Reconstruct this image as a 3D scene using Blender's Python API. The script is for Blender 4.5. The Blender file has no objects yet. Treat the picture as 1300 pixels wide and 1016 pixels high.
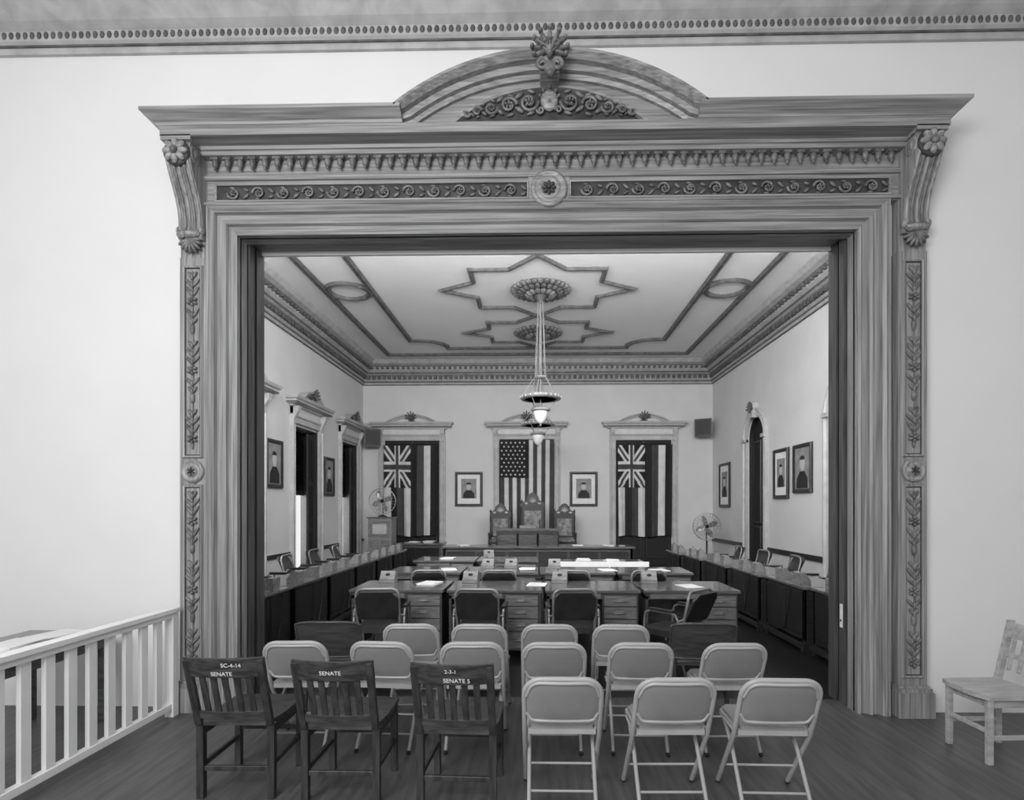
import bpy, math, random, bmesh
from mathutils import Vector, Matrix
random.seed(4)
sc=bpy.context.scene
sc.view_settings.view_transform='Standard'
pi=math.pi
def lin(v):
    v=v/255.0
    return v/12.92 if v<0.04045 else ((v+0.055)/1.055)**2.4
def mat(name,a,b=None,rough=0.6,scale=(1,1,1),ns=4.0,metal=0.0,bump=0.0,emit=0,dist=0.4,spec=0.5,det=5):
    m=bpy.data.materials.new(name); m.use_nodes=True
    nt=m.node_tree; bs=nt.nodes['Principled BSDF']
    b=a if b is None else b
    tc=nt.nodes.new('ShaderNodeTexCoord'); mp=nt.nodes.new('ShaderNodeMapping'); mp.inputs['Scale'].default_value=scale
    nz=nt.nodes.new('ShaderNodeTexNoise'); nz.inputs['Scale'].default_value=ns; nz.inputs['Detail'].default_value=det; nz.inputs['Distortion'].default_value=dist
    cr=nt.nodes.new('ShaderNodeValToRGB')
    cr.color_ramp.elements[0].position=0.35; cr.color_ramp.elements[1].position=0.68
    A=lin(a);B=lin(b)
    cr.color_ramp.elements[0].color=(A,A,A,1); cr.color_ramp.elements[1].color=(B,B,B,1)
    L=nt.links.new
    L(tc.outputs['Object'],mp.inputs['Vector']);L(mp.outputs['Vector'],nz.inputs['Vector']);L(nz.outputs['Fac'],cr.inputs['Fac']);L(cr.outputs['Color'],bs.inputs['Base Color'])
    bs.inputs['Roughness'].default_value=rough; bs.inputs['Metallic'].default_value=metal
    bs.inputs['Specular IOR Level'].default_value=spec
    if bump:
        bp=nt.nodes.new('ShaderNodeBump'); bp.inputs['Strength'].default_value=bump; bp.inputs['Distance'].default_value=0.01
        L(nz.outputs['Fac'],bp.inputs['Height']);L(bp.outputs['Normal'],bs.inputs['Normal'])
    if emit:
        bs.inputs['Emission Color'].default_value=(1,1,1,1); bs.inputs['Emission Strength'].default_value=emit
    return m
HALLW=mat('plaster_hall',219,222,0.9,ns=1.5,spec=.1)
ROOMW=mat('plaster_room',204,210,0.9,ns=1.2,spec=.1)
CEIL=mat('plaster_ceiling',232,236,0.9,ns=1.0,spec=.1)
WX=mat('carved_wood_grain_x',112,160,0.42,(.7,26,26),2.0,bump=0.05,dist=.25,det=8)
WZ=mat('carved_wood_grain_z',112,160,0.42,(26,26,.7),2.0,bump=0.05,dist=.25,det=8)
WD=mat('shaded_wood_relief',82,126,0.45,ns=14,bump=0.1)  # darker than the flat wood: shading of the carving put into its colour
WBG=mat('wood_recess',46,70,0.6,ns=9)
JAMB=mat('pocket_door_wood',62,92,0.5,(14,14,1),2)
SLOT=mat('dark_slot',14,18,0.9)
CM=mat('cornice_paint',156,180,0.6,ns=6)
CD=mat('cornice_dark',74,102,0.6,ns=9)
RIBM=mat('ceiling_rib',80,110,0.6,ns=9)
ROSE=mat('ceiling_rose_paint',84,128,0.6,ns=12)
CASE=mat('casing_paint',170,190,0.55,ns=5)
CASEL=mat('casing_light',198,210,0.55,ns=5)
DARK=mat('shutter_dark',16,26,0.7,(1,1,6),4)
DARK2=mat('dark_wood',30,50,0.4,(1,10,10),3)
LOUV=mat('louvre_dark',26,42,0.8,spec=.15)
DESK=mat('desk_oak',54,84,0.35,(2,14,14),3)
DTOP=mat('desk_top',84,114,0.14,(1,12,12),3)
DRAW=mat('drawer_oak',98,134,0.35,(2,2,18),3)
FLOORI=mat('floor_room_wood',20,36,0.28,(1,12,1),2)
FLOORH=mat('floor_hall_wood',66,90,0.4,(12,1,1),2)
TAN=mat('painted_metal',150,166,0.38,ns=3)
TAN2=mat('painted_metal_panel',124,140,0.45,ns=3)
OAK=mat('oak_chair',40,72,0.38,(3,14,14),3)
OAKV=mat('oak_chair_slats',34,60,0.38,(12,12,2),3)
PLY=mat('bent_plywood',52,74,0.4,(2,10,14),3)
PAD=mat('vinyl_pad',38,52,0.4,ns=8)
STEEL=mat('chair_steel',120,150,0.28,metal=0.4)
LWOOD=mat('light_chair_wood',150,178,0.4,(2,10,10),3)
WHITE=mat('white_paint',230,236,0.5)
PAPER=mat('paper',220,232,0.8)
BLK=mat('black_paint',16,22,0.5)
BRASS=mat('lamp_brass',122,160,0.4)
GLOBE=mat('opal_glass',215,225,0.3,emit=0.08)  # slight emission added to lighten the globes; the chandeliers are unlit
FRD=mat('frame_dark',30,52,0.4,ns=8)
PICT=mat('portrait_ground',120,150,0.6,ns=5)
SKIN=mat('portrait_face',176,190,0.7)
SUIT=mat('portrait_suit',30,46,0.7)
FW=mat('flag_white',200,215,0.85); FR=mat('flag_red',62,74,0.85); FB=mat('flag_blue',26,34,0.85)
WIRE=mat('fan_wire',150,185,0.3,metal=0.6)
TXT=mat('stencil_paint',215,225,0.8)
BOXL=mat('box_wood',112,144,0.4,(2,10,10),4)
UPH=mat('worn_upholstery',90,150,0.6,ns=12)

class MB:
    def __init__(s): s.V=[];s.F=[];s.I=[];s.S=[];s.m=[];s.M=Matrix.Identity(4)
    def mi(s,m):
        if m not in s.m: s.m.append(m)
        return s.m.index(m)
    def add(s,vs,fs,m,smooth=False):
        o=len(s.V); k=s.mi(m)
        for v in vs: s.V.append(tuple(s.M@Vector(v)))
        for f in fs: s.F.append([i+o for i in f]); s.I.append(k); s.S.append(smooth)
    def box(s,x0,x1,y0,y1,z0,z1,m):
        v=[(x,y,z) for x in (x0,x1) for y in (y0,y1) for z in (z0,z1)]
        s.add(v,[(0,1,3,2),(4,6,7,5),(0,4,5,1),(2,3,7,6),(0,2,6,4),(1,5,7,3)],m)
    def obox(s,c,sz,R,m):
        v=[Vector(c)+R@Vector((x*sz[0]/2,y*sz[1]/2,z*sz[2]/2)) for x in (-1,1) for y in (-1,1) for z in (-1,1)]
        s.add(v,[(0,1,3,2),(4,6,7,5),(0,4,5,1),(2,3,7,6),(0,2,6,4),(1,5,7,3)],m)
    def prism(s,poly,a,b,ax,m,smooth=False):
        n=len(poly)
        def P(p,h): return {'x':(h,p[0],p[1]),'y':(p[0],h,p[1]),'z':(p[0],p[1],h)}[ax]
        v=[P(p,a) for p in poly]+[P(p,b) for p in poly]
        s.add(v,[list(range(n)),list(range(2*n-1,n-1,-1))],m)
        s.add(v,[(i,(i+1)%n,(i+1)%n+n,i+n) for i in range(n)],m,smooth)
    def tube(s,pts,r,m,n=8,closed=False):
        P=[Vector(p) for p in pts]; N=len(P)
        R=r if isinstance(r,(list,tuple)) else [r]*N
        up=None; vs=[]
        for i in range(N):
            if closed: t=P[(i+1)%N]-P[i-1]
            else: t=P[min(i+1,N-1)]-P[max(i-1,0)]
            t.normalize()
            if up is None:
                up=Vector((0,0,1)) if abs(t.z)<0.9 else Vector((0,1,0))
            up=up-t*up.dot(t)
            if up.length<1e-4: up=t.orthogonal()
            up.normalize(); w=t.cross(up)
            for k in range(n):
                a=2*pi*k/n; vs.append(P[i]+(up*math.cos(a)+w*math.sin(a))*R[i])
        fs=[]
        for i in range(N if closed else N-1):
            j=(i+1)%N
            for k in range(n): fs.append((i*n+k,i*n+(k+1)%n,j*n+(k+1)%n,j*n+k))
        s.add(vs,fs,m,True)
        if not closed: s.add(vs,[list(range(n))[::-1],[(N-1)*n+k for k in range(n)]],m)
    def lathe(s,prof,m,c=(0,0,0),n=20,R=None):
        vs=[];R=R or Matrix.Identity(3);c=Vector(c)
        for r,z in prof:
            for k in range(n):
                a=2*pi*k/n; vs.append(c+R@Vector((r*math.cos(a),r*math.sin(a),z)))
        fs=[(i*n+k,i*n+(k+1)%n,(i+1)*n+(k+1)%n,(i+1)*n+k) for i in range(len(prof)-1) for k in range(n)]
        s.add(vs,fs,m,True)
        N=len(prof)
        s.add(vs,[list(range(n))[::-1],[(N-1)*n+k for k in range(n)]],m)
    def ell(s,c,r,m,R=None,nu=10,nv=6):
        R=R or Matrix.Identity(3); c=Vector(c); vs=[]
        for j in range(nv+1):
            ph=-pi/2+pi*j/nv; q=max(math.cos(ph),0.02)
            for k in range(nu):
                a=2*pi*k/nu; vs.append(c+R@Vector((r[0]*q*math.cos(a),r[1]*q*math.sin(a),r[2]*math.sin(ph))))
        fs=[(j*nu+k,j*nu+(k+1)%nu,(j+1)*nu+(k+1)%nu,(j+1)*nu+k) for j in range(nv) for k in range(nu)]
        s.add(vs,fs,m,True)
    def sweep(s,path,prof,N,m,closed=False,smooth=False):
        P=[Vector(p) for p in path];N=Vector(N);n=len(P);k=len(prof);vs=[]
        for i in range(n):
            if closed or (0<i<n-1):
                t0=(P[i]-P[i-1]).normalized(); t1=(P[(i+1)%n]-P[i]).normalized()
            elif i==0: t0=t1=(P[1]-P[0]).normalized()
            else: t0=t1=(P[-1]-P[-2]).normalized()
            n0=N.cross(t0);n1=N.cross(t1); mt=(n0+n1)/(1+n0.dot(n1))
            for a,b in prof: vs.append(P[i]+mt*a+N*b)
        fs=[]
        for i in range(n if closed else n-1):
            j=(i+1)%n
            for q in range(k): fs.append((i*k+q,i*k+(q+1)%k,j*k+(q+1)%k,j*k+q))
        s.add(vs,fs,m,smooth)
        if not closed: s.add(vs,[list(range(k))[::-1],[(n-1)*k+q for q in range(k)]],m)
    def obj(s,name,bevel=0,parent=None):
        me=bpy.data.meshes.new(name); me.from_pydata(s.V,[],s.F)
        for m in s.m: me.materials.append(m)
        me.polygons.foreach_set('material_index',s.I); me.polygons.foreach_set('use_smooth',s.S)
        bm=bmesh.new();bm.from_mesh(me);bmesh.ops.recalc_face_normals(bm,faces=bm.faces);bm.to_mesh(me);bm.free()
        o=bpy.data.objects.new(name,me); sc.collection.objects.link(o)
        if bevel:
            b=o.modifiers.new('bevel','BEVEL'); b.width=bevel;b.segments=2;b.limit_method='ANGLE';b.angle_limit=math.radians(50)
        if parent: o.parent=parent
        return o
def inst(o,loc,rz=0):
    c=o.copy(); sc.collection.objects.link(c); c.location=loc; c.rotation_euler=(0,0,rz); c.name=o.name.split('.')[0]; return c
def place(o,loc,rz=0): o.location=loc;o.rotation_euler=(0,0,rz)
RY=lambda a:Matrix.Rotation(a,3,'Y')
RX=lambda a:Matrix.Rotation(a,3,'X')
RZ=lambda a:Matrix.Rotation(a,3,'Z')

# ---------- dims ----------
XL,XR,Y0,YB,ZC=-5.13,5.06,5.15,16.55,5.9
OL,OR,OT=-2.52,2.62,4.02   # doorway clear opening
# ---------- shell ----------
w=MB()
w.box(-6.4,OL-.03,4.75,5.15,0,ZC,HALLW); w.box(OR+.03,6.4,4.75,5.15,0,ZC,HALLW); w.box(OL-.03,OR+.03,4.75,5.15,OT+.03,ZC,HALLW)
w.obj('wall_front')
w=MB();w.box(-6.7,-6.4,-3,5.15,0,ZC,HALLW);w.obj('wall_hall_left')
w=MB();w.box(6.4,6.7,-3,5.15,0,ZC,HALLW);w.obj('wall_hall_right')
w=MB();w.box(-6.7,6.7,-3,5.15,ZC,ZC+.2,CEIL);w.obj('ceiling_hall')
w=MB();w.box(-6.7,6.7,-3,5.05,-.2,0,FLOORH)
w.obj('floor_hall')
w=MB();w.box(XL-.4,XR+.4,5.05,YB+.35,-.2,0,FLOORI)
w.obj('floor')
w=MB();w.box(XL-.4,XR+.4,5.15,YB+.35,ZC,ZC+.2,CEIL);w.obj('ceiling')
w=MB();w.box(XL-.4,XR+.4,YB,YB+.35,0,ZC,ROOMW);w.obj('wall_back')
LW=[9.65,12.45,15.3]; WW=1.3; WT=3.45
w=MB(); y=Y0
for c in LW:
    w.box(XL-.4,XL,y,c-WW/2,0,ZC,ROOMW); w.box(XL-.4,XL,c-WW/2,c+WW/2,WT,ZC,ROOMW); y=c+WW/2
w.box(XL-.4,XL,y,YB,0,ZC,ROOMW); w.obj('wall_left')
RA=[6.1,9.35,13.25]; AW=1.0; AS=3.3
w=MB(); y=Y0
for c in RA:
    w.box(XR,XR+.4,y,c-AW/2,0,ZC,ROOMW); w.box(XR,XR+.4,c-AW/2,c+AW/2,AS+AW/2,ZC,ROOMW)
    for sg in (-1,1):
        poly=[(c+sg*AW/2,AS)]+[(c+sg*AW/2*math.cos(a*pi/20),AS+AW/2*math.sin(a*pi/20)) for a in range(1,11)]+[(c+sg*AW/2,AS+AW/2)]
        w.prism(poly,XR,XR+.4,'x',ROOMW)
    y=c+AW/2
w.box(XR,XR+.4,y,YB,0,ZC,ROOMW); w.obj('wall_right')
# hall cornice
t=MB()
prof=[(0,5.53),(.03,5.53),(.04,5.56),(.04,5.60),(.06,5.62),(.06,5.70),(.12,5.74),(.2,5.82),(.24,5.86),(.24,ZC),(0,ZC)]
t.sweep([(6.4,-3,0),(6.4,4.75,0),(-6.4,4.75,0),(-6.4,-3,0)],prof,(0,0,1),CM)
for i in range(210):
    x=-6.3+i*.06; t.ell((x,4.69,5.665),(.022,.015,.032),CD,None,6,4)
t.box(-6.3,6.3,4.695,4.712,5.575,5.59,CD)
t.obj('trim_1')
# room cornice
t=MB()
prof=[(0,5.26),(.03,5.26),(.05,5.30),(.05,5.36),(.08,5.38),(.08,5.49),(.18,5.53),(.18,5.60),(.24,5.64),(.28,5.72),(.28,5.76),(.38,5.80),(.45,5.88),(.45,ZC),(0,ZC)]
rect=[(XL,Y0,0),(XR,Y0,0),(XR,YB,0),(XL,YB,0)]
t.sweep(rect,prof,(0,0,1),CM,True)
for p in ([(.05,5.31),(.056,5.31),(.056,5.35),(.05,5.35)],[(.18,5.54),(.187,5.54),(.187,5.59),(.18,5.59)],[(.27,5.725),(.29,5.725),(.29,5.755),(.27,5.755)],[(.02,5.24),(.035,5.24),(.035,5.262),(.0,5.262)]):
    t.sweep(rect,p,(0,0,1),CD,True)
y=Y0+.2
while y<YB-.15:
    for X,s in ((XL,1),(XR,-1)):
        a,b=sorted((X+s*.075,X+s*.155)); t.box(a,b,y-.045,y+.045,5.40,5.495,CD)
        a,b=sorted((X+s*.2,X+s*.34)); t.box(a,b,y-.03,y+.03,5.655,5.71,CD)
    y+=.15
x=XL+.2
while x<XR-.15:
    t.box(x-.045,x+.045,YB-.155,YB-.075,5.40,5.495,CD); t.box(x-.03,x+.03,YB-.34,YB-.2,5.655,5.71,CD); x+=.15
t.obj('trim_2')
# chair rail + baseboard
t=MB()
def wallspans(c_list,hw):
    y=Y0+.02;o=[]
    for c in c_list: o.append((y,c-hw)); y=c+hw
    o.append((y,YB-.02)); return o
for a,b in wallspans(LW,.85):
    if b>a: t.box(XL,XL+.03,a,b,.68,.76,DARK2)
for a,b in wallspans(RA,.7):
    if b>a: t.box(XR-.03,XR,a,b,.70,.80,DARK2)
t.obj('trim_3')
for nm,X0,X1,L,hw in (('baseboard_left',XL,XL+.03,LW,.85),('baseboard_right',XR-.03,XR,RA,.7)):
    t=MB()
    for a,b in wallspans(L,hw):
        if b>a: t.box(X0,X1,a,b,0,.22,CASE)
    t.obj(nm)
# ceiling ribs
t=MB()
rp=[(-.065,0),(-.065,.025),(-.035,.06),(-.02,.04),(.02,.04),(.035,.06),(.065,.025),(.065,0)]
rs=[(-.045,0),(-.045,.02),(-.02,.05),(.02,.05),(.045,.02),(.045,0)]
def rib(pts,pr=rp,closed=True): t.sweep([(p[0],p[1],ZC) for p in pts],pr,(0,0,-1),RIBM,closed)
cx=-.03
rib([(cx-4.1,6.0),(cx+4.1,6.0),(cx+4.1,15.55),(cx-4.1,15.55)])
def inner():
    a,b,y0,y1=cx-3.2,cx+3.2,6.8,14.95
    pts=[(a+.6,y0),(b-.6,y0),(b-.6,y0+.3),(b,y0+.3)]
    pts+=[(b,y1-.7)]
    pts+=[(b-.3,y1-.7+.0),(b-.55,y1-.62),(b-.75,y1-.45),(b-.85,y1-.25),(b-.85,y1)]
    pts+=[(a+.85,y1),(a+.85,y1-.25),(a+.75,y1-.45),(a+.55,y1-.62),(a+.3,y1-.7),(a,y1-.7)]
    pts+=[(a,y0+.3),(a+.6,y0+.3)]
    return pts
rib(inner())
for sx in (-1,1):
    for yy in (7.2,10.96):
        c=(cx+sx*3.65,yy)
        rib([(c[0]+.40*math.cos(k*pi/16),c[1]+.40*math.sin(k*pi/16)) for k in range(32)])
def star(cy,sy,sx=1):
    q=[(1.85,0),(1.2,.4),(1.2,1.0),(.5,1.0),(0,1.6)]
    pts=q+[(-x,y) for x,y in q[::-1][1:]]+[(-x,-y) for x,y in q[1:]]+[(x,-y) for x,y in q[::-1][1:-1]]
    rib([(cx+.02+x*sx,cy+y*sy) for x,y in pts],rs)
star(10.95,.95); star(13.65,.78,.95); star(8.0,.85)
t.obj('trim_4')
# ---------- ornament helpers ----------
def anth(mb,c,R,m,d=.02,n=7,spread=1.25):
    c=Vector(c)
    for i in range(n):
        a=-spread+2*spread*i/(n-1); L=R*(1-.22*abs(a)/spread)
        q=c+Vector((math.sin(a)*L*.55,0,math.cos(a)*L*.55))
        mb.ell(q,(R*.10,d,L*.46),m,RY(a),8,6)
        q=c+Vector((math.sin(a)*L*.95,-d*.5,math.cos(a)*L*.95)); mb.ell(q,(R*.11,d,R*.10),m,None,8,5)
    mb.ell(c,(R*.22,d*1.6,R*.2),m)
def spiral(mb,c,R,m,flip=1,up=1,turns=1.35,r=.010,n=18,start=pi):
    pts=[];rr=[]
    for i in range(n):
        f=i/(n-1); a=start-flip*turns*2*pi*f; q=R*(1-.78*f)
        pts.append((c[0]+q*math.cos(a),c[1]-.004*f,c[2]+up*q*math.sin(a))); rr.append(r*(1-.45*f))
    mb.tube(pts,rr,m,6)
def rosette(mb,c,R,m,d=.02,n=6):
    for i in range(n):
        a=2*pi*i/n; mb.ell((c[0]+R*.6*math.sin(a),c[1],c[2]+R*.6*math.cos(a)),(R*.28,d,R*.42),m,RY(a),8,5)
    mb.ell((c[0],c[1]-d*.6,c[2]),(R*.28,d,R*.28),m)
# ---------- big doorway surround ----------
d=MB()
prof=[(0,-.02),(0,.05),(.02,.06),(.035,.04),(.075,.04),(.085,.07),(.105,.08),(.12,.055),(.165,.055),(.175,.09),(.2,.11),(.22,.10),(.235,.10),(.235,-.0)]
def ucasing(mb,prof):
    P=[(OL,4.75,0),(OL,4.75,OT-.05),(OR,4.75,OT-.05),(OR,4.75,0)]
    tmp=MB(); tmp.sweep(P,prof,(0,-1,0),WZ)
    k=len(prof)
    for i in range(3):
        vs=tmp.V[i*k:(i+2)*k]
        mb.add(vs,[(q,(q+1)%k,(q+1)%k+k,q+k) for q in range(k)],WX if i==1 else WZ)
ucasing(d,prof)
for X,s in ((OL,1),(OR,-1)):
    a,b=sorted((X-s*.03,X)); d.box(a,b,4.75,4.86,0,OT,WZ)
    a,b=sorted((X-s*.03,X-s*.012)); d.box(a,b,4.86,5.16,0,OT,SLOT)
    a,b=sorted((X-s*.02,X+s*.012)); d.box(a,b,4.89,4.97,0,OT,JAMB)
    a,b=sorted((X-s*.02,X+s*.004)); d.box(a,b,5.03,5.165,0,OT,JAMB)
d.box(OL,OR,4.75,4.87,OT-.05,OT+.03,WX); d.box(OL,OR,4.87,4.95,OT+.012,OT+.03,SLOT); d.box(OL,OR,4.95,5.165,OT-.0,OT+.03,WX)
d.box(OL,OR,5.12,5.15,OT-.035,OT,WHITE)
d.box(OR-.016,OR-.011,4.91,4.95,.66,.86,WHITE); d.ell((OR-.018,4.93,.72),(.006,.006,.012),BLK)
CX=.09
d.box(-2.76,2.94,4.67,4.75,4.19,4.60,WX)
for xc in (-2.865,3.035): d.box(xc-.11,xc+.11,4.665,4.75,3.76,4.64,WZ)
fr=[(0,0),(0,.03),(.012,.03),(.02,.012),(.03,.012),(.03,0)]
def frect(mb,x0,x1,z0,z1,y,pr,m):
    mb.sweep([(x0,y,z0),(x0,y,z1),(x1,y,z1),(x1,y,z0)],pr,(0,-1,0),m,True)
for x0,x1 in ((-2.66,CX-.18),(CX+.18,2.84)):
    frect(d,x0,x1,4.235,4.355,4.67,fr,WX)
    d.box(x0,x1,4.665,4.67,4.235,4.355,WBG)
    n=12; st=(x1-x0-.06)/n
    for i in range(n):
        c=(x0+.03+st*(i+.5),4.652,4.295); u=1 if i%2 else -1
        spiral(d,c,.052,WD,1,u,1.3,.012)
        rosette(d,(c[0],4.648,c[2]),.028,WD,.014,5)
        d.ell((c[0]+st*.5,4.655,c[2]+u*.024),(.034,.012,.013),WD,RY(u*.7),8,5)
        d.ell((c[0]+st*.5,4.655,c[2]-u*.03),(.026,.012,.011),WD,RY(-u*.4),8,5)
        d.ell((c[0]-.01,4.655,c[2]-u*.045),(.024,.01,.009),WD,None,8,5)
d.sweep([(2.94,4.75,0),(2.94,4.67,0),(-2.76,4.67,0),(-2.76,4.75,0)],[(0,4.405),(.02,4.405),(.03,4.42),(.03,4.435),(.012,4.45),(0,4.45)],(0,0,1),WX)
d.sweep([(2.94,4.75,0),(2.94,4.67,0),(-2.76,4.67,0),(-2.76,4.75,0)],[(0,4.195),(.03,4.195),(.04,4.21),(.02,4.225),(0,4.23)],(0,0,1),WX)
Rm=Matrix.Rotation(pi/2,3,'X')
d.box(CX-.17,CX+.17,4.65,4.68,4.21,4.40,WX)
d.lathe([(.15,0),(.15,.03),(.125,.045),(.115,.03),(.09,.03),(.085,.045),(.07,.045),(.06,.03),(.0,.03)],WX,(CX,4.66,4.30),28,Rm)
rosette(d,(CX,4.625,4.30),.058,WBG,.02,8)
n=54
for i in range(n):
    x=-2.72+(5.62)*(i+.5)/n
    d.box(x-.032,x+.032,4.61,4.67,4.555,4.60,WD)
    d.ell((x,4.635,4.54),(.026,.026,.05),WD,None,8,6)
    d.ell((x,4.63,4.487),(.013,.013,.014),WD,None,6,4)
# crown: continuous corona; top cyma broken by the pediment
crown=[(-.13,4.575),(.03,4.575),(.045,4.60),(.06,4.605),(.07,4.625),(.20,4.63),(.20,4.685),(.21,4.70),(-.13,4.70)]
d.sweep([(2.97,4.75,0),(2.97,4.62,0),(-2.79,4.62,0),(-2.79,4.75,0)],crown,(0,0,1),WX)
cyma=[(-.13,4.70),(.215,4.70),(.225,4.72),(.25,4.735),(.28,4.755),(.30,4.77),(.30,4.795),(-.13,4.795)]
HP=1.2
d.sweep([(2.97,4.75,0),(2.97,4.62,0),(CX+HP-.05,4.62,0)],cyma,(0,0,1),WX)
d.sweep([(CX-HP+.05,4.62,0),(-2.79,4.62,0),(-2.79,4.75,0)],cyma,(0,0,1),WX)
# pediment
rise=.41; R0=(HP*HP+rise*rise)/(2*rise);zc=4.795+rise-R0;th=math.asin(HP/R0)
arc=[(CX+R0*math.sin(-th+2*th*i/36),4.62,zc+R0*math.cos(-th+2*th*i/36)) for i in range(37)]
pp=[(0,-.1),(0,.30),(-.02,.30),(-.035,.28),(-.055,.255),(-.06,.21),(-.10,.20),(-.105,.165),(-.135,.15),(-.135,-.1)]
tmp=MB(); tmp.sweep(arc,pp,(0,-1,0),WX)
vs=[]
for v in tmp.V[:len(arc)*len(pp)]:
    v=Vector(v); v.z=max(v.z,4.69); v.x=min(max(v.x,CX-HP),CX+HP); vs.append(v)
k=len(pp)
for q in range(k):   # bring both end sections to plumb faces on the cornice
    for e,sg in ((0,-1),(len(arc)-1,1)): vs[e*k+q].x=CX+sg*HP
d.add(vs,[(i*k+q,i*k+(q+1)%k,(i+1)*k+(q+1)%k,(i+1)*k+q) for i in range(len(arc)-1) for q in range(k)],WX)
d.add(vs,[list(range(k))[::-1],[(len(arc)-1)*k+q for q in range(k)]],WX)
tym=[(CX-1.12,4.69)]+[(CX+(R0-.1)*math.sin(-th+2*th*i/24),zc+(R0-.1)*math.cos(-th+2*th*i/24)) for i in range(25)]+[(CX+1.12,4.69)]
d.prism(tym,4.50,4.72,'y',WX)
arc2=[(CX+1.2*math.sin(-.70+1.4*i/24),4.50,5.02-1.2+1.2*math.cos(-.70+1.4*i/24)) for i in range(25)]
d.sweep([p for p in arc2 if p[2]>4.72],[(0,0),(0,.035),(-.02,.035),(-.025,0)],(0,-1,0),WX)
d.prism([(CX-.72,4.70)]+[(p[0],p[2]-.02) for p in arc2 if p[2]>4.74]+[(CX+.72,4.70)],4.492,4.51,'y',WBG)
for s in (-1,1):
    for k,(dx,R) in enumerate(((.16,.075),(.32,.066),(.46,.052),(.57,.038),(.65,.024))):
        c=(CX+s*dx,4.475,4.89-k*.022)
        spiral(d,c,R,WD,s,1 if k%2 else -1,1.4,.015,start=0 if s<0 else pi)
        rosette(d,(c[0],4.47,c[2]),R*.55,WD,.022,5)
        for q in (-1,1):
            d.ell((c[0]+s*R*1.05,4.48,c[2]+q*R*.75),(R*.6,.018,R*.22),WD,RY(q*s*.6),8,5)
            d.ell((c[0]-s*R*.2,4.48,c[2]+q*R*1.15),(R*.5,.016,R*.16),WD,RY(-q*s*.3),8,5)
d.ell((CX,4.475,4.90),(.07,.03,.085),WX,None,14,8); anth(d,(CX,4.47,4.88),.12,WD,.02,5,1.0)
for s in (-1,1): spiral(d,(CX+s*.07,4.465,4.82),.03,WD,s,1,1.2,.012)
# top anthemion
anth(d,(CX,4.29,5.15),.17,WD,.03,9,1.9)
anth(d,(CX,4.28,5.11),.11,WD,.03,5,.9)
for s in (-1,1):
    spiral(d,(CX+s*.055,4.29,5.045),.045,WD,s,1,1.3,.018,start=pi/2)
d.ell((CX,4.29,5.02),(.05,.03,.05),WD); d.ell((CX,4.29,4.98),(.03,.03,.035),WD)
d.prism([(CX-.07,5.0),(CX+.07,5.0),(CX+.09,5.20),(CX-.09,5.20)],4.31,4.6,'y',WX)
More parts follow.
